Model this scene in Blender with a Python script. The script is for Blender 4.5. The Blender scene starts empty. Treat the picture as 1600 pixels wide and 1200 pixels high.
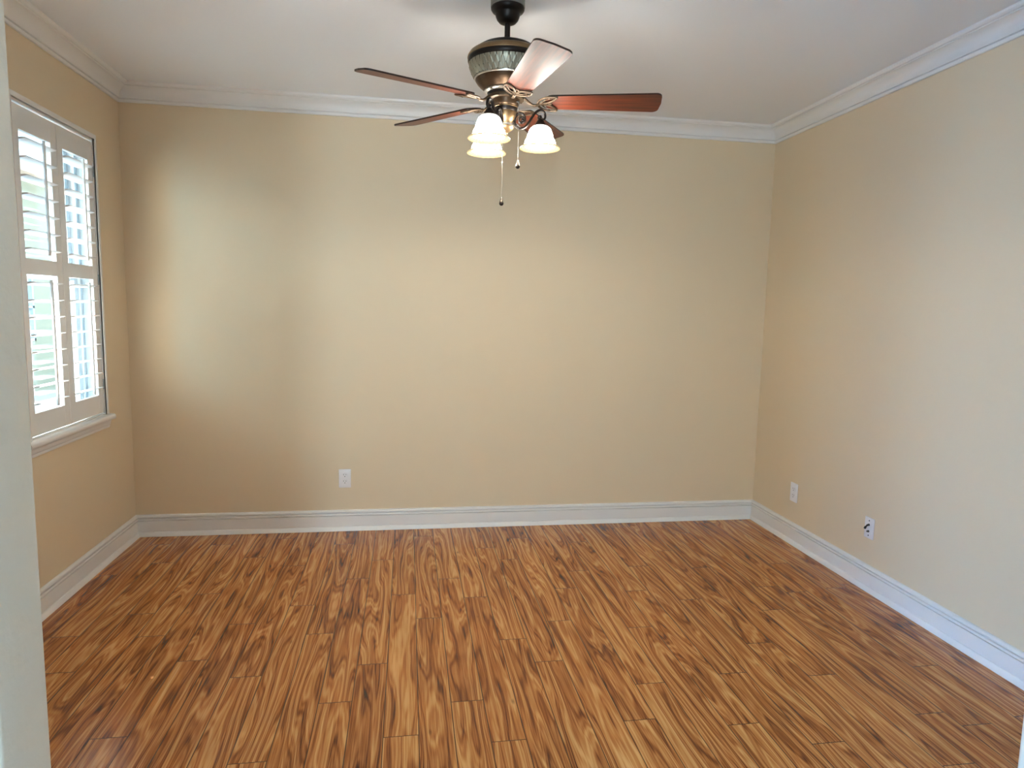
import bpy, math, random
from mathutils import Vector, Matrix

random.seed(7)
PI = math.pi
S = bpy.context.scene
C = S.collection

# ------------------------------------------------------------------ camera
W = 4.179            # room width (left wall x = 0, back wall y = 0)
H = 2.74             # ceiling
YF = -3.145          # room side of the front wall (with the cased opening)
cam_d = bpy.data.cameras.new('camera')
cam = bpy.data.objects.new('camera', cam_d)
C.objects.link(cam)
cam_d.sensor_width = 36.0
cam_d.lens = 23.384
cam_d.clip_start = 0.02


def cam_matrix(loc, yaw, pitch, roll):
    cy, sy = math.cos(yaw), math.sin(yaw)
    cp, sp = math.cos(pitch), math.sin(pitch)
    f = Vector((sy * cp, cy * cp, sp))
    r = Vector((cy, -sy, 0.0))
    u = r.cross(f)
    r2 = r * math.cos(roll) + u * math.sin(roll)
    u2 = u * math.cos(roll) - r * math.sin(roll)
    m = Matrix(((r2.x, u2.x, -f.x, loc[0]), (r2.y, u2.y, -f.y, loc[1]),
                (r2.z, u2.z, -f.z, loc[2]), (0, 0, 0, 1)))
    return m


cam.matrix_world = cam_matrix((1.6933, -4.3903, 1.4895), 0.156375, -0.114523, 0.021630)
S.camera = cam

# ------------------------------------------------------------------ sky, sun, daylight, exposure
S.view_settings.view_transform = 'Standard'
S.view_settings.look = 'None'
S.view_settings.gamma = 1.0
S.view_settings.use_curve_mapping = False
S.view_settings.exposure = 0.69
S.cycles.use_denoising = True
S.cycles.max_bounces = 10
S.cycles.diffuse_bounces = 6
S.cycles.transparent_max_bounces = 12

SKY = 3.0
wd = bpy.data.worlds.new('sky')
S.world = wd
wd.use_nodes = True
bg = wd.node_tree.nodes['Background']
bg.inputs['Color'].default_value = (0.56, 0.80, 1.0, 1)
bg.inputs['Strength'].default_value = SKY

sd = bpy.data.lights.new('sun', 'SUN')
sd.energy = 70.0
sd.angle = 0.01
sd.color = (1.0, 0.97, 0.92)
sun = bpy.data.objects.new('sun', sd)
C.objects.link(sun)
sun.rotation_euler = Vector((0.47, -0.60, -0.65)).to_track_quat('-Z', 'Y').to_euler()


def area(name, loc, direction, sx, sy, power, color, spread=180):
    d = bpy.data.lights.new(name, 'AREA')
    d.shape = 'RECTANGLE'
    d.size, d.size_y = sx, sy
    d.energy = power
    d.color = color
    d.spread = math.radians(spread)
    o = bpy.data.objects.new(name, d)
    C.objects.link(o)
    o.location = loc
    o.rotation_euler = Vector(direction).to_track_quat('-Z', 'Y').to_euler()
    return o


# daylight arriving through the windows of the hall behind the camera
area('hall_rear_window_daylight', (1.02, -7.45, 1.15), (0.05, 1, -0.12), 0.42, 1.7, 50, (0.66, 0.86, 1.0), 160)
area('hall_side_window_daylight', (-1.15, -4.85, 1.25), (1, 0.65, -0.42), 0.75, 1.6, 46, (0.22, 0.52, 1.0), 95)

# ------------------------------------------------------------------ mesh helpers


def link(name, verts, faces, mat=None, parent=None, smooth=None, kind=None):
    me = bpy.data.meshes.new(name)
    me.from_pydata([tuple(v) for v in verts], [], faces)
    me.validate()
    me.update()
    if smooth:
        me.shade_smooth()
        me.set_sharp_from_angle(angle=math.radians(smooth))
    if mat:
        me.materials.append(mat)
    o = bpy.data.objects.new(name, me)
    C.objects.link(o)
    if parent:
        o.parent = parent
    if kind:
        o['kind'] = kind
    return o


class MB:
    def __init__(self):
        self.v, self.f = [], []

    def add(self, verts, faces):
        n = len(self.v)
        self.v += [Vector(v) for v in verts]
        self.f += [tuple(i + n for i in f) for f in faces]
        return self

    def box(self, a, b, bevel=0.0):
        (x0, y0, z0), (x1, y1, z1) = a, b
        x0, x1 = min(x0, x1), max(x0, x1)
        y0, y1 = min(y0, y1), max(y0, y1)
        z0, z1 = min(z0, z1), max(z0, z1)
        if bevel <= 0:
            vs = [(x, y, z) for x in (x0, x1) for y in (y0, y1) for z in (z0, z1)]
            fs = [(0, 1, 3, 2), (4, 6, 7, 5), (0, 4, 5, 1), (2, 3, 7, 6), (0, 2, 6, 4), (1, 5, 7, 3)]
            return self.add(vs, fs)
        import bmesh
        bm = bmesh.new()
        bmesh.ops.create_cube(bm, size=1.0)
        for v in bm.verts:
            v.co = Vector((x0 + (v.co.x + .5) * (x1 - x0), y0 + (v.co.y + .5) * (y1 - y0), z0 + (v.co.z + .5) * (z1 - z0)))
        bmesh.ops.bevel(bm, geom=bm.edges[:], offset=bevel, segments=2, profile=0.6, affect='EDGES')
        bm.verts.index_update()
        vs = [v.co.copy() for v in bm.verts]
        fs = [tuple(v.index for v in f.verts) for f in bm.faces]
        bm.free()
        return self.add(vs, fs)

    def lathe(self, prof, n=48, origin=(0, 0, 0), cap=True, mod=None):
        ox, oy, oz = origin
        vs, fs = [], []
        m = len(prof)
        for i in range(n):
            a = 2 * PI * i / n
            for (r, z) in prof:
                if mod:
                    r, z = mod(r, z, a)
                vs.append((ox + r * math.cos(a), oy + r * math.sin(a), oz + z))
        for i in range(n):
            j = (i + 1) % n
            for k in range(m - 1):
                fs.append((i * m + k, i * m + k + 1, j * m + k + 1, j * m + k))
        if cap:
            if prof[0][0] > 1e-5:
                fs.append(tuple(i * m for i in range(n)))
            if prof[-1][0] > 1e-5:
                fs.append(tuple(i * m + m - 1 for i in reversed(range(n))))
        return self.add(vs, fs)

    def tube(self, pts, rad, n=10, flat=1.0, up=None, closed=False):
        """Sweep an ellipse along pts; rad may be a list; flat scales the second axis (along 'up')."""
        pts = [Vector(p) for p in pts]
        m = len(pts)
        rs = rad if isinstance(rad, (list, tuple)) else [rad] * m
        up = Vector(up) if up else None
        vs, fs = [], []
        last = None
        for i, p in enumerate(pts):
            if closed:
                t = (pts[(i + 1) % m] - pts[i - 1]).normalized()
            else:
                t = (pts[min(i + 1, m - 1)] - pts[max(i - 1, 0)]).normalized()
            ref = up if up else (last if last else (Vector((0, 0, 1)) if abs(t.z) < .9 else Vector((1, 0, 0))))
            b = (ref - t * ref.dot(t)).normalized()
            last = b
            s = t.cross(b)
            for k in range(n):
                a = 2 * PI * k / n
                vs.append(p + s * (rs[i] * math.cos(a)) + b * (rs[i] * flat * math.sin(a)))
        for i in range(m if closed else m - 1):
            j = (i + 1) % m
            for k in range(n):
                l = (k + 1) % n
                fs.append((i * n + k, i * n + l, j * n + l, j * n + k))
        if not closed:
            fs.append(tuple(reversed(range(n))))
            fs.append(tuple((m - 1) * n + k for k in range(n)))
        return self.add(vs, fs)

    def sphere(self, c, r, n=12, sz=1.0):
        prof = [(max(r * math.sin(PI * k / n), 0.0), -r * sz * math.cos(PI * k / n)) for k in range(n + 1)]
        prof[0] = (1e-6, prof[0][1])
        prof[-1] = (1e-6, prof[-1][1])
        return self.lathe(prof, n=max(8, n), origin=c, cap=False)

    def xform(self, m, start=0):
        for i in range(start, len(self.v)):
            self.v[i] = m @ self.v[i]
        return self

    def build(self, name, mat=None, parent=None, smooth=None, kind=None):
        return link(name, self.v, self.f, mat, parent, smooth, kind)


def smooth_path(pts, n=8):
    """Catmull-Rom through pts."""
    P = [Vector(p) for p in pts]
    out = []
    for i in range(len(P) - 1):
        p0, p1, p2, p3 = P[max(i - 1, 0)], P[i], P[i + 1], P[min(i + 2, len(P) - 1)]
        for k in range(n):
            t = k / n
            out.append(0.5 * ((2 * p1) + (p2 - p0) * t + (2 * p0 - 5 * p1 + 4 * p2 - p3) * t * t + (3 * p1 - p0 - 3 * p2 + p3) * t ** 3))
    out.append(P[-1])
    return out


def empty(name, loc, label=None, cat=None, group=None, kind=None):
    o = bpy.data.objects.new(name, None)
    C.objects.link(o)
    o.location = loc
    o.empty_display_size = 0.1
    tag(o, label, cat, group, kind)
    return o


def tag(o, label=None, cat=None, group=None, kind=None):
    for k, v in (('label', label), ('category', cat), ('group', group), ('kind', kind)):
        if v:
            o[k] = v
    return o


# ------------------------------------------------------------------ materials


def srgb(r, g, b):
    f = lambda c: (c / 255 / 12.92) if c / 255 <= 0.04045 else ((c / 255 + 0.055) / 1.055) ** 2.4
    return (f(r), f(g), f(b), 1)


def new_mat(name):
    m = bpy.data.materials.new(name)
    m.use_nodes = True
    nt = m.node_tree
    return m, nt, nt.nodes['Principled BSDF']


def N(nt, t, **kw):
    n = nt.nodes.new(t)
    for k, v in kw.items():
        setattr(n, k, v)
    return n


def math_node(nt, op, a, b=None, c=None, clamp=False):
    n = N(nt, 'ShaderNodeMath', operation=op, use_clamp=clamp)
    for i, x in enumerate((a, b, c)):
        if x is None:
            continue
        if isinstance(x, (int, float)):
            n.inputs[i].default_value = x
        else:
            nt.links.new(x, n.inputs[i])
    return n.outputs[0]


def mixc(nt, fac, a, b, mode='MIX'):
    n = N(nt, 'ShaderNodeMix', data_type='RGBA', blend_type=mode)
    for s, x in ((n.inputs[0], fac), (n.inputs[6], a), (n.inputs[7], b)):
        if isinstance(x, (int, float, tuple)):
            s.default_value = x
        else:
            nt.links.new(x, s)
    return n.outputs[2]


def plain(name, col, rough=0.5, metal=0.0, spec=0.5, bump=None, coat=0.0, var=0.0):
    m, nt, p = new_mat(name)
    p.inputs['Base Color'].default_value = col
    p.inputs['Roughness'].default_value = rough
    p.inputs['Metallic'].default_value = metal
    p.inputs['Specular IOR Level'].default_value = spec
    p.inputs['Coat Weight'].default_value = coat
    tc = N(nt, 'ShaderNodeTexCoord')
    if bump:
        scale, strength, dist, detail = bump
        no = N(nt, 'ShaderNodeTexNoise')
        no.inputs['Scale'].default_value = scale
        no.inputs['Detail'].default_value = detail
        nt.links.new(tc.outputs['Object'], no.inputs['Vector'])
        b = N(nt, 'ShaderNodeBump')
        b.inputs['Strength'].default_value = strength
        b.inputs['Distance'].default_value = dist
        nt.links.new(no.outputs['Fac'], b.inputs['Height'])
        nt.links.new(b.outputs['Normal'], p.inputs['Normal'])
    if var:
        n2 = N(nt, 'ShaderNodeTexNoise')
        n2.inputs['Scale'].default_value = 30
        nt.links.new(tc.outputs['Object'], n2.inputs['Vector'])
        dark = tuple(c * (1 - var) for c in col[:3]) + (1,)
        nt.links.new(mixc(nt, n2.outputs['Fac'], dark, col), p.inputs['Base Color'])
    return m


M = {}
M['wall'] = plain('wall_paint', (0.72, 0.595, 0.42, 1), 0.6, bump=(140, 0.10, 0.004, 3), spec=0.35)
M['ceiling'] = plain('ceiling_paint', (0.83, 0.85, 0.88, 1), 0.8, bump=(90, 0.12, 0.004, 3), spec=0.2)
M['trim'] = plain('white_trim_paint', (0.80, 0.79, 0.77, 1), 0.35, bump=(60, 0.03, 0.002, 2))
M['jamb'] = plain('textured_plaster_paint', (0.70, 0.65, 0.545, 1), 0.6, bump=(26, 0.35, 0.010, 4), spec=0.35)
M['shutter'] = plain('shutter_paint', (0.78, 0.78, 0.77, 1), 0.35)
M['vinyl'] = plain('darkened_frame_vinyl', (0.34, 0.41, 0.46, 1), 0.35)  # white frame colour darkened so bright daylight leaves its detail visible
M['liner'] = plain('darkened_liner_paint', (0.26, 0.33, 0.37, 1), 0.5)  # white lining coloured darker to keep the daylit reveals from clipping
M['bounce_floor'] = plain('pale_bounce_floor', (0.72, 0.73, 0.73, 1), 0.4, var=0.08)  # invented pale surface, bounces cool daylight up to the ceiling
M['plate'] = plain('white_plastic', (0.78, 0.77, 0.78, 1), 0.28)
M['slot'] = plain('dark_slot', (0.02, 0.02, 0.022, 1), 0.6)
M['black'] = plain('black_rubber', (0.015, 0.015, 0.017, 1), 0.45)
M['screw'] = plain('steel_screw', (0.10, 0.10, 0.10, 1), 0.4, 0.8)
M['bronze_dark'] = plain('oil_rubbed_bronze', (0.020, 0.013, 0.010, 1), 0.38, 0.55, var=0.3)
M['bronze'] = plain('brushed_bronze', (0.100, 0.058, 0.032, 1), 0.34, 0.75, var=0.35)
M['bronze_mid'] = plain('aged_bronze', (0.125, 0.082, 0.050, 1), 0.42, 0.7, var=0.4)
M['bronze_gold'] = plain('antique_gold_bronze', (0.28, 0.175, 0.085, 1), 0.36, 0.75, var=0.35)
M['pewter'] = plain('antique_pewter', (0.42, 0.40, 0.34, 1), 0.38, 0.8, var=0.4)
M['silver'] = plain('rubbed_silver_edge', (0.60, 0.56, 0.50, 1), 0.28, 0.85)
M['chain'] = plain('chain_metal', (0.15, 0.145, 0.135, 1), 0.45, 0.4)
M['stucco'] = plain('darkened_yellow_stucco', (0.26, 0.25, 0.18, 1), 0.9, bump=(40, 0.3, 0.01, 3))  # pale yellow darkened to a tan so the overexposed view keeps some tone
M['bounce_stucco'] = plain('blue_bounce_stucco', (0.50, 0.72, 0.88, 1), 0.9, bump=(40, 0.3, 0.01, 3))  # blue chosen to cool the sunlight this added wall reflects indoors
M['drive'] = plain('white_concrete', (0.55, 0.59, 0.60, 1), 0.9, var=0.1)
M['concrete'] = plain('blue_bounce_concrete', (0.44, 0.58, 0.70, 1), 0.9, var=0.12)  # blue put into the ground colour to cool daylight bounced to the ceiling
M['roof'] = plain('terracotta_roof', (0.45, 0.32, 0.24, 1), 0.8, var=0.3)

m, nt, p = new_mat('leaf_relief_pewter')      # metal, darker along the outlines of the leaves
an = N(nt, 'ShaderNodeAttribute', attribute_name='relief')
cr = N(nt, 'ShaderNodeValToRGB')
cr.color_ramp.elements[0].position = 0.15
cr.color_ramp.elements[0].color = (0.020, 0.016, 0.012, 1)
cr.color_ramp.elements[1].position = 0.85
cr.color_ramp.elements[1].color = (0.36, 0.335, 0.26, 1)
nt.links.new(an.outputs['Fac'], cr.inputs[0])
nt.links.new(cr.outputs[0], p.inputs['Base Color'])
p.inputs['Roughness'].default_value = 0.42
p.inputs['Metallic'].default_value = 0.75
M['leaf_pewter'] = m

# glass of the window: thin, clear
m, nt, p = new_mat('window_glass')
nt.nodes.remove(p)
tr = N(nt, 'ShaderNodeBsdfTransparent')
tr.inputs[0].default_value = (0.93, 0.97, 0.98, 1)
gl = N(nt, 'ShaderNodeBsdfGlossy')
gl.inputs['Roughness'].default_value = 0.02
lw = N(nt, 'ShaderNodeLayerWeight')
lw.inputs['Blend'].default_value = 0.5
fr = math_node(nt, 'ADD', math_node(nt, 'MULTIPLY', math_node(nt, 'POWER', lw.outputs['Facing'], 5.0), 0.6), 0.03)
mx = N(nt, 'ShaderNodeMixShader')
nt.links.new(fr, mx.inputs[0])
nt.links.new(tr.outputs[0], mx.inputs[1])
nt.links.new(gl.outputs[0], mx.inputs[2])
nt.links.new(mx.outputs[0], nt.nodes['Material Output'].inputs[0])
M['glass'] = m
M['far_glass'] = plain('neighbour_glass', (0.12, 0.26, 0.30, 1), 0.25)

# frosted lamp glass, lit from inside
m, nt, p = new_mat('lit_frosted_glass')
p.inputs['Base Color'].default_value = (0.90, 0.78, 0.55, 1)
p.inputs['Roughness'].default_value = 0.35
tc = N(nt, 'ShaderNodeTexCoord')
sx = N(nt, 'ShaderNodeSeparateXYZ')
nt.links.new(tc.outputs['Object'], sx.inputs[0])
mr = N(nt, 'ShaderNodeMapRange', interpolation_type='SMOOTHSTEP')
for i, q in enumerate((-0.508, -0.532, 1.1, 31.0)):      # dome above the bulb is dimmer than the bell around it
    mr.inputs[i + 1].default_value = q
nt.links.new(sx.outputs[2], mr.inputs[0])
nt.links.new(mr.outputs[0], p.inputs['Emission Strength'])
p.inputs['Emission Color'].default_value = (1.0, 0.965, 0.89, 1)
M['shade'] = m
m, nt, p = new_mat('amber_rim_glass')
p.inputs['Base Color'].default_value = (0.10, 0.07, 0.03, 1)
p.inputs['Roughness'].default_value = 0.3
p.inputs['Emission Color'].default_value = (1.0, 0.76, 0.37, 1)
p.inputs['Emission Strength'].default_value = 0.48
M['shade_rim'] = m
m, nt, p = new_mat('glowing_bulb')
p.inputs['Base Color'].default_value = (1, 0.9, 0.75, 1)
p.inputs['Emission Color'].default_value = (1.0, 0.86, 0.64, 1)
p.inputs['Emission Strength'].default_value = 8.0
M['bulb'] = m

# fan blade wood
m, nt, p = new_mat('cherry_blade_wood')
tc = N(nt, 'ShaderNodeTexCoord')
mp = N(nt, 'ShaderNodeMapping')
mp.inputs['Scale'].default_value = (3, 60, 60)
nt.links.new(tc.outputs['Object'], mp.inputs['Vector'])
no = N(nt, 'ShaderNodeTexNoise')
no.inputs['Scale'].default_value = 1.6
no.inputs['Detail'].default_value = 5
nt.links.new(mp.outputs[0], no.inputs['Vector'])
cr = N(nt, 'ShaderNodeValToRGB')
cr.color_ramp.elements[0].position = 0.30
cr.color_ramp.elements[0].color = srgb(62, 22, 10)
cr.color_ramp.elements[1].position = 0.72
cr.color_ramp.elements[1].color = srgb(126, 52, 22)
nt.links.new(no.outputs['Fac'], cr.inputs[0])
nt.links.new(cr.outputs[0], p.inputs['Base Color'])
p.inputs['Roughness'].default_value = 0.46
p.inputs['Coat Weight'].default_value = 0.15
p.inputs['Coat Roughness'].default_value = 0.25
M['blade'] = m
M['blade_edge'] = plain('blade_edge', srgb(40, 18, 12), 0.4)

# floor: acacia style laminate, per plank coordinates in UV 'plank' (metres) and UV 'seed'
m, nt, p = new_mat('acacia_laminate')
uv = N(nt, 'ShaderNodeUVMap', uv_map='plank')
sv = N(nt, 'ShaderNodeUVMap', uv_map='seed')
su = N(nt, 'ShaderNodeSeparateXYZ')
ss = N(nt, 'ShaderNodeSeparateXYZ')
nt.links.new(uv.outputs[0], su.inputs[0])
nt.links.new(sv.outputs[0], ss.inputs[0])
u, v = su.outputs[0], su.outputs[1]
s1, s2 = ss.outputs[0], ss.outputs[1]


def vec(x, y, z):
    n = N(nt, 'ShaderNodeCombineXYZ')
    for i, a in enumerate((x, y, z)):
        if isinstance(a, (int, float)):
            n.inputs[i].default_value = a
        else:
            nt.links.new(a, n.inputs[i])
    return n.outputs[0]


def noise(vv, scale, detail=2.0, rough=0.5, dist=0.0):
    n = N(nt, 'ShaderNodeTexNoise')
    n.inputs['Scale'].default_value = scale
    n.inputs['Detail'].default_value = detail
    n.inputs['Roughness'].default_value = rough
    n.inputs['Distortion'].default_value = dist
    nt.links.new(vv, n.inputs['Vector'])
    return n.outputs['Fac']


mul = lambda a, b: math_node(nt, 'MULTIPLY', a, b)
add = lambda a, b: math_node(nt, 'ADD', a, b)
zs = mul(s1, 53.0)
big = noise(vec(mul(u, 10.0), mul(v, 0.95), zs), 1.0, 1.5, 0.45, 0.15)          # growth field
warp = noise(vec(mul(u, 30.0), mul(v, 3.0), add(zs, 9.0)), 1.0, 2.0)
phase = add(add(mul(big, 7.0), mul(warp, 0.7)), mul(u, add(mul(s2, 26.0), 4.0)))
ring = math_node(nt, 'SINE', mul(phase, 2 * PI))
ring = add(mul(ring, 0.5), 0.5)
ring2 = math_node(nt, 'SINE', mul(phase, 2 * PI * 3.3))
ring2 = add(mul(ring2, 0.5), 0.5)
vein = noise(vec(add(mul(u, 80.0), mul(big, 10.0)), mul(v, 0.8), add(zs, 41.0)), 1.0, 1.0, 0.5)
vein = math_node(nt, 'SUBTRACT', 1.0, math_node(nt, 'MULTIPLY', math_node(nt, 'ABSOLUTE', math_node(nt, 'SUBTRACT', vein, 0.5)), 14.0), clamp=True)
streak = noise(vec(mul(u, 95.0), mul(v, 1.0), add(zs, 3.0)), 1.0, 4.0, 0.6)
fibre = noise(vec(mul(u, 420.0), mul(v, 7.0), zs), 1.0, 3.0, 0.6)
patch = noise(vec(mul(u, 9.0), mul(v, 0.9), add(zs, 21.0)), 1.0, 2.0)
tone = add(add(mul(ring, 0.23), mul(ring2, 0.15)), add(mul(streak, 0.50), mul(patch, 0.24)))
tone = add(tone, add(mul(fibre, 0.36), mul(s2, 0.05)))
tone = math_node(nt, 'SUBTRACT', tone, add(mul(vein, 0.13), 0.18))
cr = N(nt, 'ShaderNodeValToRGB')
ce = cr.color_ramp
tone = add(mul(math_node(nt, 'SUBTRACT', tone, 0.5), 1.25), 0.5)
ce.elements[0].position = 0.16
ce.elements[0].color = srgb(72, 36, 14)
ce.elements[1].position = 0.88
ce.elements[1].color = srgb(212, 160, 98)
e = ce.elements.new(0.36)
e.color = srgb(132, 73, 31)
e = ce.elements.new(0.60)
e.color = srgb(180, 116, 58)
nt.links.new(tone, cr.inputs[0])
# joints between the planks
PW, PL = 0.1232, 1.155
du = math_node(nt, 'MINIMUM', u, math_node(nt, 'SUBTRACT', PW, u))
dv = math_node(nt, 'MINIMUM', v, math_node(nt, 'SUBTRACT', PL, v))
dm = math_node(nt, 'MINIMUM', du, dv)
gap = math_node(nt, 'SUBTRACT', 1.0, math_node(nt, 'DIVIDE', dm, 0.0022), clamp=True)
gap = math_node(nt, 'MINIMUM', mul(gap, 1.8), 0.92)
hue = mixc(nt, mul(s1, 0.35), cr.outputs[0], mixc(nt, 1.0, cr.outputs[0], (0.86, 0.78, 0.72, 1), 'MULTIPLY'))
vo = N(nt, 'ShaderNodeTexVoronoi')
vo.inputs['Scale'].default_value = 1.0
nt.links.new(vec(mul(u, 9.0), mul(v, 3.2), mul(s2, 71.0)), vo.inputs['Vector'])
knot = math_node(nt, 'SUBTRACT', 1.0, math_node(nt, 'DIVIDE', vo.outputs['Distance'], 0.075), clamp=True)
hue = mixc(nt, mul(knot, 0.75), hue, srgb(62, 32, 16))
col = mixc(nt, gap, hue, srgb(46, 22, 10))
nt.links.new(col, p.inputs['Base Color'])
p.inputs['Roughness'].default_value = 0.24
p.inputs['Specular IOR Level'].default_value = 0.45
rg = add(mul(streak, 0.14), 0.17)
nt.links.new(rg, p.inputs['Roughness'])
b = N(nt, 'ShaderNodeBump')
b.inputs['Strength'].default_value = 0.25
b.inputs['Distance'].default_value = 0.0015
nt.links.new(math_node(nt, 'SUBTRACT', mul(fibre, 0.3), gap), b.inputs['Height'])
nt.links.new(b.outputs[0], p.inputs['Normal'])
M['floor'] = m

# ------------------------------------------------------------------ room shell
T = 0.15
HX0, HX1, HY0 = -1.2, 5.4, -7.5      # the hall behind the opening
JX0, JX1, JH = 1.054, 3.103, 2.42     # cased opening

# floor: every plank is one face of the floor mesh
OFF = {-8: -1.638, -7: -1.134, -6: -1.366, -5: -.936, -4: -.447, -3: -1.292, -2: -.599, -1: -1.124, 0: -1.426, 1: -.818,
       2: -.56, 3: -1.048, 4: -1.327, 5: -.868, 6: -1.118, 7: -.419, 8: -.623, 9: -1.422, 10: -1.06, 11: -1.99, 12: -1.528,
       13: -1.13, 14: -1.958, 15: -1.266, 16: -1.734, 17: -2.015, 18: -2.58, 19: -1.155, 21: -2.002}
X0 = 1.243
verts, faces, uvp, uvs = [], [], [], []
k0, k1 = math.floor((HX0 - X0) / PW), math.ceil((HX1 - X0) / PW)
for k in range(k0, k1):
    xa, xb = X0 + k * PW, X0 + (k + 1) * PW
    off = OFF.get(k, -random.random() * PL)
    j = 0
    y = off
    while y < 0.02:
        y += PL
    while y > YF - T - PL:
        ya, yb = y - PL, y
        ca, cb = max(ya, YF - T), min(yb, T)
        if cb > ca:
            n = len(verts)
            verts += [(xa, ca, 0), (xb, ca, 0), (xb, cb, 0), (xa, cb, 0)]
            faces.append((n, n + 1, n + 2, n + 3))
            uvp += [(0, ca - ya), (PW, ca - ya), (PW, cb - ya), (0, cb - ya)]
            sd2 = (random.random(), random.random())
            uvs += [sd2] * 4
        y -= PL
nf = len(faces)
# underside and rim so that the floor has thickness
fx0, fx1 = X0 + k0 * PW, X0 + k1 * PW
n = len(verts)
verts += [(fx0, YF - T, -.12), (fx1, YF - T, -.12), (fx1, T, -.12), (fx0, T, -.12)]
faces.append((n + 3, n + 2, n + 1, n))
uvp += [(0.05, 0.5)] * 4
uvs += [(0, 0)] * 4
fl = link('floor', verts, faces, M['floor'], kind='structure')
for nm, dat in (('plank', uvp), ('seed', uvs)):
    ly = fl.data.uv_layers.new(name=nm)
    for i, d in enumerate(dat):
        ly.data[i].uv = d

MB().box((HX0 - T, HY0 - T, -.12), (HX1 + T, YF - T - .001, 0.0)).build('floor_hall', M['bounce_floor'], kind='structure')  # unseen hall floor, made pale to reflect daylight into the room
MB().box((HX0 - T, HY0 - T, H), (HX1 + T, T, H + 0.2)).build('ceiling', M['ceiling'], kind='structure')
MB().box((-T, 0, 0), (W + T, T, H)).build('wall_back', M['wall'], kind='structure')
MB().box((W, YF - T, 0), (W + T, 0, H)).build('wall_right', M['wall'], kind='structure')
# left wall with the window opening
WY0, WY1, WZ0, WZ1 = -1.140, -0.352, 0.838, 2.345
MB().box((-T, YF - T, 0), (0, WY0, H)).box((-T, WY1, 0), (0, 0, H)).box((-T, WY0, 0), (0, WY1, WZ0)).box(
    (-T, WY0, WZ1), (0, WY1, H)).build('wall_left', M['wall'], kind='structure')


# front wall: opening with rounded plaster corners
def rounded_pier(x0, x1, y0, y1, z0, z1, r=0.012, round_left=False, round_right=False):
    pts = []

    def corner(cx, cy, a0):
        for i in range(6):
            a = a0 + (PI / 2) * i / 5
            pts.append((cx + r * math.cos(a), cy + r * math.sin(a)))
    if round_left:
        corner(x0 + r, y1 - r, PI / 2)
        corner(x0 + r, y0 + r, PI)
    else:
        pts.extend([(x0, y1), (x0, y0)])
    if round_right:
        corner(x1 - r, y0 + r, 1.5 * PI)
        corner(x1 - r, y1 - r, 0)
    else:
        pts.extend([(x1, y0), (x1, y1)])
    n = len(pts)
    vs = [(a, b, z0) for a, b in pts] + [(a, b, z1) for a, b in pts]
    fs = [tuple(reversed(range(n))), tuple(range(n, 2 * n))] + [(i, (i + 1) % n, n + (i + 1) % n, n + i) for i in range(n)]
    return vs, fs


mb = MB()
mb.add(*rounded_pier(HX0 - T, JX0, YF - T, YF, 0, H, round_right=True))
mb.add(*rounded_pier(JX1, HX1 + T, YF - T, YF, 0, H, round_left=True))
mb.box((JX0 - 0.02, YF - T, JH), (JX1 + 0.02, YF, H))
mb.build('wall_front', M['jamb'], smooth=40, kind='structure')

# hall behind the camera, with two window openings
MB().box((HX0 - T, HY0 - T, 0), (0.75, HY0, H)).box((1.35, HY0 - T, 0), (HX1 + T, HY0, H)).box(
    (0.75, HY0 - T, 0), (1.35, HY0, 0.3)).box((0.75, HY0 - T, 2.2), (1.35, HY0, H)).build('wall_hall_rear', M['jamb'], kind='structure')
MB().box((HX0 - T, HY0, 0), (HX0, -5.23, H)).box((HX0 - T, -4.47, 0), (HX0, YF - T, H)).box(
    (HX0 - T, -5.23, 0), (HX0, -4.47, 0.45)).box((HX0 - T, -5.23, 2.15), (HX0, -4.47, H)).build('wall_hall_left', M['jamb'], kind='structure')
MB().box((HX1, HY0, 0), (HX1 + T, YF - T, H)).build('wall_hall_right', M['jamb'], kind='structure')


# mouldings: profile (d = distance off the wall, z), swept along a wall with mitred ends
def moulding(name, prof, wall, mat, smooth=25):
    n = len(prof)
    if wall == 'back':
        A = [(d, -d, z) for d, z in prof]
        B = [(W - d, -d, z) for d, z in prof]
    elif wall == 'left':
        A = [(d, YF, z) for d, z in prof]
        B = [(d, -d, z) for d, z in prof]
    else:
        A = [(W - d, -d, z) for d, z in prof]
        B = [(W - d, YF, z) for d, z in prof]
    fs = [(i, (i + 1) % n, n + (i + 1) % n, n + i) for i in range(n)]
    fs += [tuple(reversed(range(n))), tuple(range(n, 2 * n))]
    return link(name, A + B, fs, mat, smooth=smooth, kind='structure')


crown = [(0.0, H), (0.0, 2.6405), (0.010, 2.6405), (0.0125, 2.643), (0.0135, 2.6535), (0.0065, 2.6545), (0.0065, 2.6595), (0.018, 2.6605), (0.020, 2.664), (0.020, 2.670)]
for i in range(1, 9):      # cove
    a = i / 8 * PI / 2
    crown.append((0.020 + 0.052 * (1 - math.cos(a)), 2.670 + 0.048 * math.sin(a)))
crown += [(0.0725, 2.7185), (0.0725, 2.7225), (0.0835, 2.7235), (0.090, 2.729), (0.092, 2.734), (0.092, H)]
for i, wl in enumerate(('back', 'left', 'right')):
    moulding('trim_%d' % (i + 1), crown, wl, M['trim'])
base = [(0.0, 0.0), (0.029, 0.0), (0.029, 0.003), (0.0275, 0.008), (0.019, 0.0255), (0.0165, 0.0275), (0.0135, 0.0280), (0.0135, 0.0295), (0.016, 0.0300), (0.016, 0.0980),
        (0.0055, 0.0985), (0.0055, 0.1035), (0.0165, 0.1040), (0.017, 0.111), (0.0160, 0.1142), (0.0050, 0.1147), (0.0050, 0.1205),
        (0.0150, 0.121), (0.0155, 0.127), (0.0125, 0.133), (0.008, 0.1365), (0.004, 0.138), (0.0, 0.138)]
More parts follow.
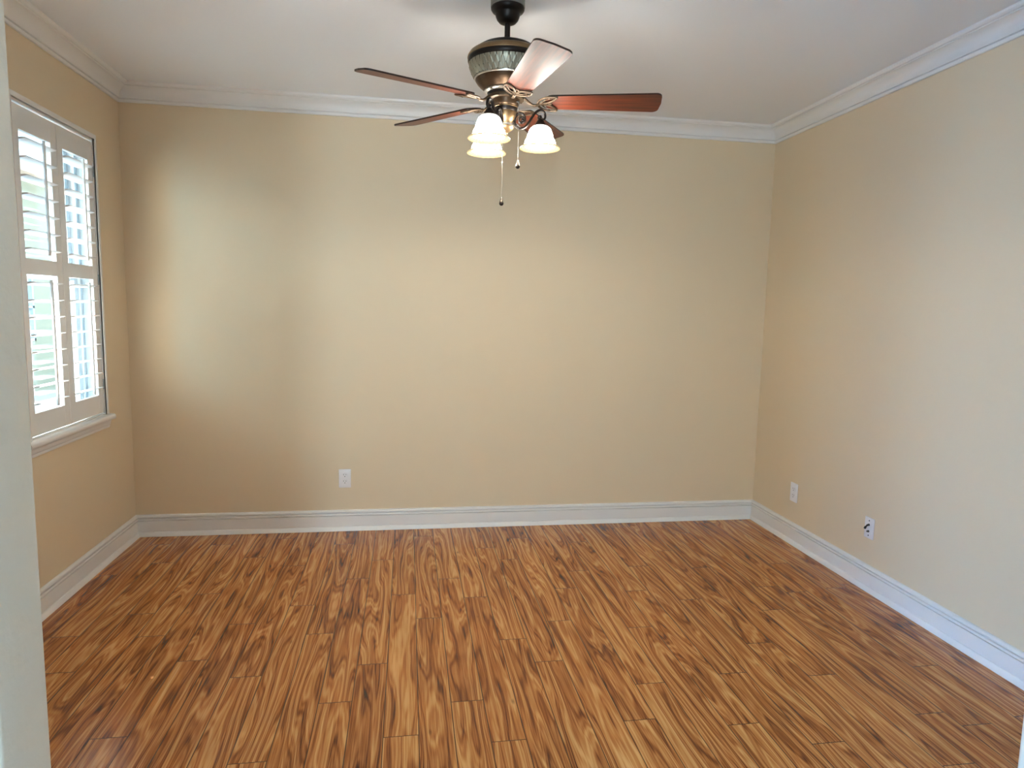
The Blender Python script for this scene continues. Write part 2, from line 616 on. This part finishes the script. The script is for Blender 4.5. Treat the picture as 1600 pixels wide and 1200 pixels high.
for wl in ('back', 'left', 'right'):
    moulding('baseboard_' + wl, base, wl, M['trim'])

# ------------------------------------------------------------------ window and its trim
win = empty('window_1', (-0.10, (WY0 + WY1) / 2, WZ0), kind='structure')
wloc = Vector(win.location)


def wpart(mb, name, mat, smooth=None, parent=win):
    o = mb.build(name, mat, parent, smooth)
    o.matrix_parent_inverse = Matrix.Translation(-wloc) if parent is win else Matrix.Identity(4)
    return o


fw = 0.032
mb = MB()
for (a, b_) in (((WY0, WZ0), (WY0 + fw, WZ1)), ((WY1 - fw, WZ0), (WY1, WZ1)), ((WY0 + fw, WZ0), (WY1 - fw, WZ0 + fw)), ((WY0 + fw, WZ1 - fw), (WY1 - fw, WZ1))):
    mb.box((-0.145, a[0], a[1]), (-0.085, b_[0], b_[1]), 0.003)
wpart(mb, 'window_frame', M['vinyl'])
zm = 1.60
for (nm, z0, z1, xa, xb) in (('upper_sash', zm - 0.02, WZ1 - fw, -0.138, -0.118), ('lower_sash', WZ0 + fw, zm + 0.02, -0.116, -0.096)):
    y0, y1, sw = WY0 + fw + .001, WY1 - fw - .001, 0.036
    mb = MB()
    mb.box((xa, y0, z0), (xb, y0 + sw, z1), 0.002).box((xa, y1 - sw, z0), (xb, y1, z1), 0.002)
    mb.box((xa, y0 + sw, z0), (xb, y1 - sw, z0 + sw), 0.002).box((xa, y0 + sw, z1 - sw), (xb, y1 - sw, z1), 0.002)
    sash = wpart(mb, nm, M['vinyl'])
    xm = (xa + xb) / 2
    pane = MB().box((xm - .002, y0 + sw - .004, z0 + sw - .004), (xm + .002, y1 - sw + .004, z1 - sw + .004)).build('pane', M['glass'], sash)
mb = MB()
lt = 0.006
mb.box((-0.0845, WY1 - lt, WZ0 + lt), (-0.034, WY1, WZ1)).box((-0.0845, WY0, WZ0 + lt), (-0.034, WY0 + lt, WZ1))
mb.box((-0.0845, WY0, WZ0), (-0.034, WY1, WZ0 + lt))
wpart(mb, 'jamb_liner', M['liner'])
wpart(MB().box((-0.0845, WY0 + .0156, WZ1 - lt), (-0.012, WY1 - .0156, WZ1)), 'header_liner', M['shutter'])
mb = MB()
mb.box((-0.0335, WY1 - .0155, WZ0 + .0045), (0.004, WY1 + .004, WZ1)).box((-0.0335, WY0 - .004, WZ0 + .0045), (0.004, WY0 + .0155, WZ1))
mb.box((-0.0115, WY0 + .0155, WZ1 - .0105), (0.004, WY1 - .0155, WZ1 + .004)).box((-0.0335, WY0 + .0155, WZ0 + .0045), (-0.004, WY1 - .0155, WZ0 + .0105))
wpart(mb, 'shutter_mount', M['shutter'])
# casing: top and two sides on the face of the wall
cw, pr = 0.026, 0.014
mb = MB()


oy0, oy1, oz1 = WY0 - cw + .008, WY1 + cw - .008, WZ1 + cw
for (p0, p1, d) in ((0.0, 1.0, pr * 0.75), (0.25, 0.8, pr), (0.0, 0.25, pr * 1.1)):
    i0, i1 = cw * p0, cw * p1
    iy0, iy1, iz = WY0 + .008, WY1 - .008, WZ1
    mb.box((0, iy1 + i0, WZ0), (d, iy1 + i1, iz + i1), 0.001)
    mb.box((0, iy0 - i1, WZ0), (d, iy0 - i0, iz + i1), 0.001)
    mb.box((0, iy0 - i0, iz + i0), (d, iy1 + i0, iz + i1), 0.001)
wpart(mb, 'window_casing', M['trim'])
# stool with a rounded nose, and the apron under it
sy0, sy1 = WY0 - 0.045, WY1 + 0.036
prof = [(-0.084, 0.806), (0.028, 0.806)]
for i in range(7):
    a = -PI / 2 + PI * i / 6
    prof.append((0.028 + 0.012 * math.cos(a), 0.822 + 0.016 * math.sin(a)))
prof += [(-0.084, 0.838)]


def extrude_y(prof, y0, y1):
    n = len(prof)
    vs = [(a, y0, z) for a, z in prof] + [(a, y1, z) for a, z in prof]
    fs = [(i, (i + 1) % n, n + (i + 1) % n, n + i) for i in range(n)] + [tuple(reversed(range(n))), tuple(range(n, 2 * n))]
    return vs, fs


mb = MB()
nose = [q for q in prof if q[0] >= 0.0]
nose = [(0.0, 0.806)] + nose + [(0.0, 0.838)]
mb.add(*extrude_y(nose, sy0, sy1))
mb.box((-0.084, WY0 + .001, 0.8385), (0.0, WY1 - .001, 0.842))
wpart(mb, 'window_sill', M['trim'], 40)
apr = [(0.0, 0.806), (0.0, 0.762), (0.010, 0.762), (0.012, 0.768), (0.012, 0.776), (0.016, 0.780), (0.018, 0.790), (0.021, 0.797), (0.021, 0.806)]
wpart(MB().add(*extrude_y(apr, sy0 + 0.018, sy1 - 0.018)), 'window_apron', M['trim'], 40)

# ------------------------------------------------------------------ plantation shutters
ST, RT, MR = 0.055, 0.104, 0.072
XT0, XT1 = -0.021, 0.001
PZ0, PZ1 = 0.8525, 2.3265
OPEN_U = (1.664, PZ1 - RT)
OPEN_L = (PZ0 + RT, 1.592)
LW, LT = 0.078, 0.009
TILT = math.radians(9)


def louver_mb(y0, y1):
    prof = []
    for i in range(20):
        a = 2 * PI * i / 20
        c, s = math.cos(a), math.sin(a)
        prof.append((LW / 2 * math.copysign(abs(c) ** 0.9, c), LT / 2 * math.copysign(abs(s) ** 1.1, s)))
    prof = [(x * math.cos(TILT) - z * math.sin(TILT), x * math.sin(TILT) + z * math.cos(TILT)) for x, z in prof]
    return MB().add(*extrude_y(prof, y0, y1))


def shutter(y0, y1, label, hinge_right):
    xm = (XT0 + XT1) / 2
    t = empty('shutter_panel', (xm, (y0 + y1) / 2, PZ0), label, 'shutter', 'louvred shutter panels in the window')
    loc = Vector(t.location)
    sh = Matrix.Translation(-loc)
    mb = MB()
    mb.box((XT0, y0, PZ0), (XT1, y0 + ST, PZ1), 0.0015).box((XT0, y1 - ST, PZ0), (XT1, y1, PZ1), 0.0015)
    for z0, z1 in ((PZ0, OPEN_L[0]), (OPEN_L[1], OPEN_U[0]), (OPEN_U[1], PZ1)):
        mb.box((XT0 + .0005, y0 + ST - .001, z0 + .0005), (XT1 - .0005, y1 - ST + .001, z1 - .0005))
    mb.xform(sh).build('shutter_frame', M['shutter'], t)
    ya, yb = y0 + ST + .0015, y1 - ST - .0015
    proto = None
    for (z0, z1), n in ((OPEN_U, 7), (OPEN_L, 8)):
        pitch = (z1 - z0) / n
        for i in range(n):
            z = z0 + pitch * (i + 0.5)
            if proto is None:
                proto = louver_mb(ya - loc.y, yb - loc.y).build('louver', M['shutter'], t, 50)
                o = proto
            else:
                o = proto.copy()
                C.objects.link(o)
                o.parent = t
            o.location = (0, 0, z - PZ0)
        # tilt rod in front of the louvres, stapled to each of them
        zr0, zr1 = z0 + pitch * 0.25, z1 - pitch * 0.25
        yc = (ya + yb) / 2 - loc.y
        xr = LW / 2 * math.cos(TILT) + 0.008
        mb = MB().box((xr - .005, yc - .0065, zr0 - PZ0), (xr + .005, yc + .0065, zr1 - PZ0), 0.003)
        for i in range(n):
            z = z0 + pitch * (i + 0.5) + LW / 2 * math.sin(TILT) - PZ0
            mb.box((xr - .012, yc - .003, z - .002), (xr - .004, yc + .003, z + .002))
        mb.build('tilt_rod', M['shutter'], t, 40)
    yh = (y1 if hinge_right else y0) - loc.y
    for z in (0.16, 0.74, 1.32):
        MB().lathe([(.0035, -.028), (.0035, .028)], 12, (0.0145, yh, z)).build('hinge', M['vinyl'], t, 40)
    return t


shutter(-0.742, -0.370, 'white louvred shutter panel on the right, closer to the back wall corner', True)
shutter(-1.122, -0.7455, 'white louvred shutter panel on the left, partly hidden by the opening edge', False)

# ------------------------------------------------------------------ wall plates


def plate_mb():
    return MB().box((-.039, -.0065, -.062), (.039, 0, .062), 0.004)


def place(o, loc, wall):
    o.location = loc
    if wall == 'right':
        o.rotation_euler = (0, 0, -PI / 2)     # local -y faces -x


def outlet(loc, wall, label):
    t = empty('electrical_outlet', loc, label, 'outlet', 'white duplex outlets')
    place(t, loc, wall)
    plate_mb().build('cover_plate', M['plate'], t, 40)
    for dz in (0.0215, -0.0215):
        mb = MB()
        pts = []
        for i in range(24):
            a = 2 * PI * i / 24
            pts.append((0.0175 * math.cos(a), max(-0.0145, min(0.0145, 0.0175 * math.sin(a)))))
        n = len(pts)
        vs = [(x, -.0060, z + dz) for x, z in pts] + [(x * .95, -.0082, z * .95 + dz) for x, z in pts]
        mb.add(vs, [tuple(range(n, 2 * n))] + [(i, n + i, n + (i + 1) % n, (i + 1) % n) for i in range(n)])
        r = mb.build('receptacle', M['plate'], t, 30)
        s = MB().box((-.0085, -.0088, dz + .001), (-.0060, -.0078, dz + .0095)).box((.0060, -.0088, dz + .001), (.0085, -.0078, dz + .0085))
        s.lathe([(1e-5, -.0005), (.0030, -.0005), (.0030, .0005), (1e-5, .0005)], 12)
        st = len(s.v) - 48
        s.xform(Matrix.Translation((0, -.0083, dz - .0075)) @ Matrix.Rotation(PI / 2, 4, 'X'), st)
        s.build('slots', M['slot'], r)
    sc = MB().lathe([(1e-5, -.0008), (.0028, -.0008), (.0028, .0008), (1e-5, .0008)], 12)
    sc.xform(Matrix.Translation((0, -.0066, 0)) @ Matrix.Rotation(PI / 2, 4, 'X'))
    sc.build('screw', M['plate'], t)
    return t


outlet((1.287, 0, 0.350), 'back', 'white duplex outlet low on the back wall, left of its middle')
outlet((W, -0.510, 0.335), 'right', 'white duplex outlet on the right wall, nearer the back corner')

t = empty('cable_wall_plate', (W, -1.229, 0.340), 'white wall plate with a dark cable connector sticking out, on the right wall', 'wall plate')
place(t, (W, -1.229, 0.340), 'right')
MB().box((-.036, -.006, -.058), (.036, 0, .058), 0.004).build('cover_plate', M['plate'], t, 40)
for z in (.041, -.041):
    sc = MB().lathe([(1e-5, -.001), (.0035, -.001), (.0035, .001), (1e-5, .001)], 12)
    sc.xform(Matrix.Translation((0, -.0066, z)) @ Matrix.Rotation(PI / 2, 4, 'X'))
    sc.build('screw', M['screw'], t)
for z in (0.018, -0.018):
    rot = Matrix.Translation((0.0, -.006, z)) @ Matrix.Rotation(PI / 2, 4, 'X')
    MB().lathe([(.0062, 0), (.0062, .004), (.0045, .0042), (.0045, .011), (1e-5, .011)], 6 if z < 0 else 12).xform(rot).build('coax_jack', M['screw'], t)
cp = smooth_path([(0, -.013, .018), (.000, -.019, .0145), (-.003, -.0235, .007), (-.007, -.0255, -.003)], 6)
cable = MB().tube(cp, [.0048] * 7 + [.004] * 5 + [.0062] * 7, 10).build('cable_stub', M['black'], t, 50)

# ------------------------------------------------------------------ ceiling fan with light kit
FX, FY = 2.0857, -1.584
BA = -0.206                        # direction of the right-hand blade
fan = empty('ceiling_fan', (FX, FY, H), 'bronze five-blade ceiling fan with three lit bell shades and two pull chains', 'ceiling fan')
L = lambda prof: [(r, z - H) for r, z in prof]

can = MB().lathe(L([(.0670, 2.7399), (.0670, 2.686), (.0680, 2.684), (.0675, 2.679), (.063, 2.672), (.056, 2.6665), (.0515, 2.664), (.0500, 2.661), (.048, 2.652),
                    (.043, 2.640), (.034, 2.630), (.022, 2.625), (.0125, 2.6245)]), 56).build('canopy', M['bronze_dark'], fan, 40)
MB().lathe(L([(.0672, 2.7395), (.0692, 2.7385), (.0692, 2.688), (.0672, 2.6865)]), 56, cap=False).build('canopy_ring', M['pewter'], can, 40)
MB().lathe(L([(.0115, 2.632), (.0115, 2.556)]), 24).build('downrod', M['bronze_dark'], fan, 40)

motor = MB().lathe(L([(.0125, 2.566), (.024, 2.560), (.030, 2.552), (.07, 2.546), (.105, 2.536), (.124, 2.524), (.130, 2.515), (.132, 2.510)]), 72, cap=False)
motor.lathe(L([(.150, 2.4655), (.146, 2.452), (.138, 2.430), (.127, 2.411)]), 72, cap=False)   # inner shell behind the relief band
motor = motor.build('motor_housing', M['bronze_dark'], fan, 40)
MB().lathe(L([(.128, 2.5145), (.142, 2.512), (.152, 2.505), (.158, 2.495), (.1600, 2.488), (.1585, 2.4850)]), 72, cap=False).build('upper_rim', M['bronze_gold'], motor, 40)
MB().lathe(L([(.1570, 2.4860), (.1585, 2.4820), (.1585, 2.475), (.1560, 2.469), (.151, 2.4655)]), 72, cap=False).build('lower_rim', M['bronze_dark'], motor, 40)
# leaf relief band
NL = 38


def relief():
    """A band with two rows of pointed overlapping leaves, raised from the tapering shell."""
    rows = []
    na, nz = NL * 14, 34
    z0, z1 = 2.411, 2.4655
    vs, fs, hs = [], [], []
    for j in range(nz + 1):
        t = j / nz
        z = z0 + (z1 - z0) * t
        rb = 0.1295 + (0.1525 - 0.1295) * (1 - (1 - t) ** 1.5)
        for i in range(na):
            a = 2 * PI * i / na
            h, edge = 0.0, 0.0
            for sft, lo, hi, top in ((0.0, -0.25, 0.42, 0.0026), (0.5, 0.05, 0.86, 0.0017), (0.0, 0.35, 2.6, 0.0008)):
                q = ((a / (2 * PI) * NL + sft) % 1.0) - 0.5
                tt = (t - lo) / (hi - lo)
                if 0 <= tt <= 1:
                    half = 0.49 * min(1.0, ((1 - tt) ** 0.70) * 1.25)
                    d = abs(q) / half if half > 1e-4 else 2
                    if d < 1:
                        hh = top + 0.0016 * min(1.0, (1 - d) * 3.0) - 0.0006 * (1 - tt)
                        if hh > h:
                            h, edge = hh, min(1.0, (1 - d) * 0.49 * half * 2 / 0.085)
                        if abs(q) < 0.022:
                            edge = min(edge, 0.55)
            hs.append(edge)
            vs.append(((rb + h) * math.cos(a), (rb + h) * math.sin(a), z - H))
    for j in range(nz):
        for i in range(na):
            k = (i + 1) % na
            fs.append((j * na + i, j * na + k, (j + 1) * na + k, (j + 1) * na + i))
    return vs, fs, hs


rv, rf, rh = relief()
lb = link('leaf_band', rv, rf, M['leaf_pewter'], motor, 60)
at = lb.data.attributes.new('relief', 'FLOAT', 'POINT')
at.data.foreach_set('value', rh)
MB().lathe(L([(.1295, 2.412), (.1315, 2.410), (.1305, 2.406), (.1265, 2.404)]), 72, cap=False).build('band_edge', M['silver'], motor, 40)
MB().lathe(L([(.1275, 2.405), (.125, 2.400), (.119, 2.391), (.108, 2.380), (.097, 2.371), (.090, 2.365), (.086, 2.362)]), 72, cap=False).build('lower_bowl', M['bronze'], motor, 40)
MB().lathe(L([(.087, 2.3635), (.0915, 2.3625), (.0910, 2.358), (.084, 2.355), (.078, 2.354)]), 64, cap=False).build('neck_ring', M['silver'], motor, 40)
MB().lathe(L([(.079, 2.356), (.076, 2.352), (.074, 2.344)]), 64, cap=True).build('neck', M['bronze_dark'], motor, 40)

hub = MB().lathe(L([(.070, 2.3455), (.0745, 2.344), (.0755, 2.338), (.0735, 2.331), (.066, 2.329)]), 60)
for i in range(10):       # joints of the flywheel segments
    a = 2 * PI * i / 10
    st = len(hub.v)
    hub.box((.0740, -.0012, 2.330 - H), (.0765, .0012, 2.3445 - H))
    hub.xform(Matrix.Rotation(a + BA, 4, 'Z'), st)
hub.build('blade_hub', M['bronze_mid'], fan, 40)

sw = MB().lathe(L([(.060, 2.3325), (.0575, 2.328), (.0555, 2.318), (.0525, 2.309), (.0485, 2.3035), (.046, 2.302)]), 60).build('switch_housing', M['bronze'], fan, 40)
MB().lathe(L([(.0465, 2.3045), (.0495, 2.3025), (.0490, 2.2995), (.046, 2.298)]), 60, cap=False).build('housing_ring', M['bronze_gold'], sw, 40)
MB().lathe(L([(.0475, 2.299), (.0465, 2.293), (.0430, 2.2845), (.0415, 2.283)]), 60).build('housing_collar', M['bronze_dark'], sw, 40)
fit = MB().lathe(L([(.0420, 2.285), (.0425, 2.280), (.0410, 2.268), (.0365, 2.256), (.0315, 2.248), (.0290, 2.2435), (.0280, 2.236)]), 56).build('light_fitter', M['bronze_gold'], fan, 40)
MB().lathe(L([(.0280, 2.2375), (.0300, 2.2365), (.0300, 2.2295), (.0275, 2.2285)]), 48).build('fitter_ring', M['silver'], fit, 40)
MB().lathe(L([(.0290, 2.2290), (.0345, 2.2265), (.0345, 2.2225), (.0300, 2.2150), (.0200, 2.2085), (.0130, 2.2045), (.0090, 2.2010), (.0105, 2.1985),
              (.0090, 2.1950), (.0040, 2.1925), (1e-5, 2.1920)]), 48).build('finial', M['bronze_gold'], fan, 40)

# blades and their brackets
ZB = 2.324 - H
R0, R1 = 0.158, 0.628
PITCH = math.radians(12.5)


def blade_outline():
    pts = []
    w0, w1 = 0.052, 0.068

    def hw(x):
        return w0 + (w1 - w0) * (x - R0) / (R1 - R0)
    # root: rounded
    for i in range(9):
        a = PI / 2 + PI * i / 8
        pts.append((R0 + 0.028 + 0.028 * math.cos(a), hw(R0) * math.sin(a) * (0.95)))
    r = 0.024
    for i in range(7):
        a = -PI / 2 + (PI / 2) * i / 6
        pts.append((R1 - r - .004 + r * math.cos(a), -hw(R1) + r + r * math.sin(a)))
    pts.append((R1, 0.0))
    for i in range(7):
        a = (PI / 2) * i / 6
        pts.append((R1 - r - .004 + r * math.cos(a), hw(R1) - r + r * math.sin(a)))
    return pts


def blade_mesh():
    pts = blade_outline()
    n = len(pts)
    h = 0.0032
    vs = [(x, y, -h) for x, y in pts] + [(x, y, h) for x, y in pts]
    me_f = [tuple(reversed(range(n))), tuple(range(n, 2 * n))] + [(i, (i + 1) % n, n + (i + 1) % n, n + i) for i in range(n)]
    me = bpy.data.meshes.new('blade')
    me.from_pydata(vs, [], me_f)
    me.update()
    me.materials.append(M['blade'])
    me.materials.append(M['blade_edge'])
    for i, pl in enumerate(me.polygons):
        if i >= 2:
            pl.material_index = 1
    return me


def bracket_mesh():
    """Openwork iron under the blade root: an arm from the hub, two big petals, a centre leaf (local x = radial)."""
    mb = MB()
    zb = -0.0085
    up = (0, 0, 1)
    # petals
    for s in (1, -1):
        loop = smooth_path([(.128, 0, zb), (.138, s * .026, zb), (.158, s * .046, zb), (.182, s * .0535, zb), (.206, s * .051, zb),
                            (.199, s * .034, zb), (.186, s * .018, zb), (.164, s * .006, zb), (.140, 0, zb)], 6)
        mb.tube(loop, .0052, 8, 0.7, up)
        leaf = smooth_path([(.146, s * .008, zb), (.160, s * .028, zb), (.182, s * .038, zb), (.196, s * .040, zb)], 5)
        mb.tube(leaf, [.0030 - .0016 * i / 15 for i in range(16)], 8, 0.7, up)
    centre = smooth_path([(.132, 0, zb), (.150, .009, zb), (.168, .008, zb), (.186, 0, zb), (.168, -.008, zb), (.150, -.009, zb), (.134, 0, zb)], 5)
    mb.tube(centre, .0036, 8, 0.7, up)
    for (x, y) in ((.150, 0), (.176, .047), (.176, -.047)):      # screw heads
        mb.lathe([(1e-5, zb - .006), (.0048, zb - .0045), (.0052, zb - .002), (.0052, zb)], 12, (x, y, 0))
    return mb


def arm_pts():
    return [(.066, 0, .014), (.078, 0, .010), (.092, 0, -.002), (.108, 0, -.012), (.122, 0, -.0135), (.134, 0, -.010)]


bl_me = blade_mesh()
pm = Matrix.Rotation(-PITCH, 4, 'X')
br = bracket_mesh()
br.xform(pm)
br.tube(smooth_path(arm_pts(), 6), [.0115 - .0045 * i / 30 for i in range(31)], 12, 0.62, (0, 0.0, 1.0))
br_first = None
bev = None
for k in range(5):
    a = BA - k * 2 * PI / 5
    base_m = Matrix.Translation((0, 0, ZB)) @ Matrix.Rotation(a, 4, 'Z')
    bo = bpy.data.objects.new('blade', bl_me)
    C.objects.link(bo)
    bo.parent = fan
    bo.matrix_local = base_m @ pm
    if br_first is None:
        br_first = br.build('blade_bracket', M['bronze_mid'], fan, 50)
        ko = br_first
    else:
        ko = br_first.copy()
        C.objects.link(ko)
        ko.parent = fan
    ko.matrix_local = base_m

# light kit: scrolled arms, shades, bulbs
SA = math.radians(-124.3)
SR = 0.1440
arm = MB()
sp1 = []                                  # inner spiral near the fitter
cx, cz = .062, 2.2525
for i in range(15):
    t = i / 14
    a = math.radians(60 + 480 * t)        # opens outwards, ends at the bottom heading out
    rr = .0095 + (.0325 - .0095) * t ** 1.2
    sp1.append((cx + rr * math.cos(a) * .95, 0, cz - H + rr * math.sin(a)))
sp1 = [q for q in sp1]
path = [(.076, 0, 2.258 - H), (.069, 0, 2.266 - H), (.058, 0, 2.262 - H), (.056, 0, 2.250 - H), (.066, 0, 2.243 - H), (.0775, 0, 2.251 - H),
        (.078, 0, 2.268 - H), (.066, 0, 2.281 - H), (.050, 0, 2.279 - H), (.0385, 0, 2.264 - H), (.037, 0, 2.244 - H), (.046, 0, 2.227 - H),
        (.062, 0, 2.220 - H), (.080, 0, 2.227 - H), (.096, 0, 2.246 - H), (.110, 0, 2.270 - H), (.126, 0, 2.290 - H), (.144, 0, 2.2975 - H),
        (.159, 0, 2.288 - H), (.163, 0, 2.270 - H), (.154, 0, 2.258 - H), (.140, 0, 2.258 - H), (.135, 0, 2.268 - H), (.142, 0, 2.275 - H)]
pp = smooth_path(path, 6)
nn = len(pp)
rads = [.0036 + .0017 * math.sin(PI * min(1, i / (nn - 1) * 1.0)) for i in range(nn)]
arm.tube(pp, rads, 10, 1.35, (0, 1, 0))
arm.sphere((.142, 0, 2.270 - H), .0075, 10)
arm.sphere((.070, 0, 2.2545 - H), .0070, 10)
socket = MB().lathe(L([(.006, 2.262), (.011, 2.259), (.016, 2.252), (.0215, 2.2435), (.0245, 2.236), (.0245, 2.2325), (.020, 2.2315)]), 32, (SR, 0, 0))
bell_o = [(.021, 2.2365), (.032, 2.2325), (.042, 2.2230), (.0458, 2.2150), (.0490, 2.2070), (.0518, 2.1990), (.0537, 2.1920), (.0552, 2.1845),
          (.0588, 2.1800), (.0614, 2.1755), (.0638, 2.1680), (.0655, 2.1600)]
rim_o = [(.0655, 2.1600), (.0695, 2.1550), (.0765, 2.1505), (.0825, 2.1475), (.0840, 2.1450), (.0830, 2.1430), (.0800, 2.1435)]
rim_i = [(.0745, 2.1468), (.0680, 2.1515), (.0630, 2.1570)]
bell_i = [(.0630, 2.1570), (.0608, 2.1680), (.0580, 2.1750), (.0525, 2.1830), (.0508, 2.1920), (.0460, 2.2070), (.0395, 2.2200), (.030, 2.2290), (.020, 2.2325)]


def scallop(r, z, a):
    if r > .060 and z < 2.160 - H:
        return r, z + .0007 * math.cos(a * 24)
    return r, z


parts = []
parts.append(('light_arm', arm, 'bronze_dark', 50, None))
parts.append(('lamp_socket', socket, 'bronze_dark', 40, None))
sh = MB().lathe(L(bell_o), 56, (SR, 0, 0), cap=False).lathe(L(list(bell_i)), 56, (SR, 0, 0), cap=False)
parts.append(('glass_shade', sh, 'shade', 40, None))
rm = MB().lathe(L(rim_o + rim_i), 96, (SR, 0, 0), cap=False, mod=scallop)
for i in range(30):
    a = 2 * PI * i / 30
    rm.sphere((SR + .0665 * math.cos(a), .0665 * math.sin(a), 2.1535 - H), .0036, 6)
parts.append(('shade_rim', rm, 'shade_rim', 60, 'glass_shade'))
bulb = MB().lathe(L([(.010, 2.230), (.011, 2.215), (.017, 2.200), (.0215, 2.187), (.0215, 2.176), (.016, 2.166), (.008, 2.1615), (1e-5, 2.161)]), 24, (SR, 0, 0))
parts.append(('light_bulb', bulb, 'bulb', 60, 'glass_shade'))
protos = {}
for k in range(3):
    made = {}
    a = SA + k * 2 * PI / 3
    mrot = Matrix.Rotation(a, 4, 'Z')
    for nm, mb, mt, sm, par in parts:
        if k == 0:
            o = mb.build(nm, M[mt], made.get(par, fan), sm)
            protos[nm] = o
        else:
            o = protos[nm].copy()
            C.objects.link(o)
            o.parent = made.get(par, fan)
        if not par:
            o.matrix_local = mrot
        made[nm] = o
    ld = bpy.data.lights.new('fan_bulb_light', 'POINT')
    ld.energy = 6.0
    ld.color = (1.0, 0.96, 0.87)
    ld.shadow_soft_size = 0.02
    lo = bpy.data.objects.new('fan_bulb_light', ld)
    C.objects.link(lo)
    lo.location = (FX + SR * math.cos(a), FY + SR * math.sin(a), 2.156)

# pull chains


def chain(x, y, z0, z1, start, coupler=None):
    mb = MB()
    nz = int((z0 - z1) / 0.0045)
    prof = []
    for i in range(nz):
        z = z0 - (z0 - z1) * i / nz
        prof += [(.0004, z - H), (.0009, z - .0022 - H)]
    prof.append((.0007, z1 - H))
    mb.lathe(prof, 8, (x - FX, y - FY, 0))
    if start:
        mb.tube([(start[0] - FX, start[1] - FY, z0 + .006 - H), (x - FX, y - FY, z0 + .003 - H), (x - FX, y - FY, z0 - .004 - H)], .0028, 8)
    if coupler:
        mb.lathe([(1e-5, coupler + .004 - H), (.0030, coupler + .003 - H), (.0030, coupler - .003 - H), (1e-5, coupler - .004 - H)], 10, (x - FX, y - FY, 0))
    ch = mb.build('pull_chain', M['chain'], fan, 50)
    MB().lathe([(1e-5, z1 + .002 - H), (.0028, z1 - H), (.0035, z1 - .006 - H), (.0062, z1 - .013 - H), (.0094, z1 - .022 - H), (.0094, z1 - .028 - H),
                (.0055, z1 - .033 - H), (1e-5, z1 - .0345 - H)], 20, (x - FX, y - FY, 0)).build('pendant', M['bronze_dark'], ch, 60)


chain(2.1325, FY - .045, 2.311, 2.086, (2.123, FY - .036))
chain(2.0815, FY + .050, 2.314, 1.950, (2.083, FY + .040), 2.095)

# ------------------------------------------------------------------ outside the window
MB().box((-14, -9, -0.35), (-T - .01, 22, -0.20)).build('ground_outside', M['concrete'], kind='structure')
MB().box((-4.55, 4.2, -0.21), (-0.6, 20, -0.19)).build('driveway_outside', M['drive'], kind='structure')
MB().box((-9, YF - 0.35, -0.2), (HX0 - T - .02, YF - 0.1, 5.0)).build('bounce_wall_outside', M['bounce_stucco'], kind='structure')  # unseen wall, added to bounce sunlight in through the window
nb = empty('neighbour_house', (-5.5, 6.0, -0.2), 'pale yellow stucco house, coloured darker, seen through the shutter louvres', 'house')
nl = Vector(nb.location)
sh = Matrix.Translation(-nl)
mb = MB()
NX = -4.6
wy, wz = (7.4, 8.1), (0.75, 1.9)
mb.box((NX - 3, -2, -0.2), (NX, wy[0], 3.4)).box((NX - 3, wy[1], -0.2), (NX, 14, 3.4)).box((NX - 3, wy[0], -0.2), (NX, wy[1], wz[0])).box(
    (NX - 3, wy[0], wz[1]), (NX, wy[1], 3.4))
mb.xform(sh).build('wall', M['stucco'], nb)
mb = MB()
mb.box((NX - .1, wy[0], wz[0]), (NX + .02, wy[0] + .05, wz[1])).box((NX - .1, wy[1] - .05, wz[0]), (NX + .02, wy[1], wz[1]))
mb.box((NX - .1, wy[0], wz[0]), (NX + .02, wy[1], wz[0] + .05)).box((NX - .1, wy[0], wz[1] - .05), (NX + .02, wy[1], wz[1]))
mb.box((NX - .1, wy[0], (wz[0] + wz[1]) / 2 - .02), (NX + .02, wy[1], (wz[0] + wz[1]) / 2 + .02))
wf = mb.xform(sh).build('window', M['vinyl'], nb)
MB().box((NX - .08, wy[0] + .05, wz[0] + .05), (NX - .06, wy[1] - .05, wz[1] - .05)).xform(sh).build('pane', M['far_glass'], wf)
MB().box((NX - 3.2, -2.3, 3.4), (NX + .5, 14.3, 3.55)).xform(sh).build('roof', M['roof'], nb)
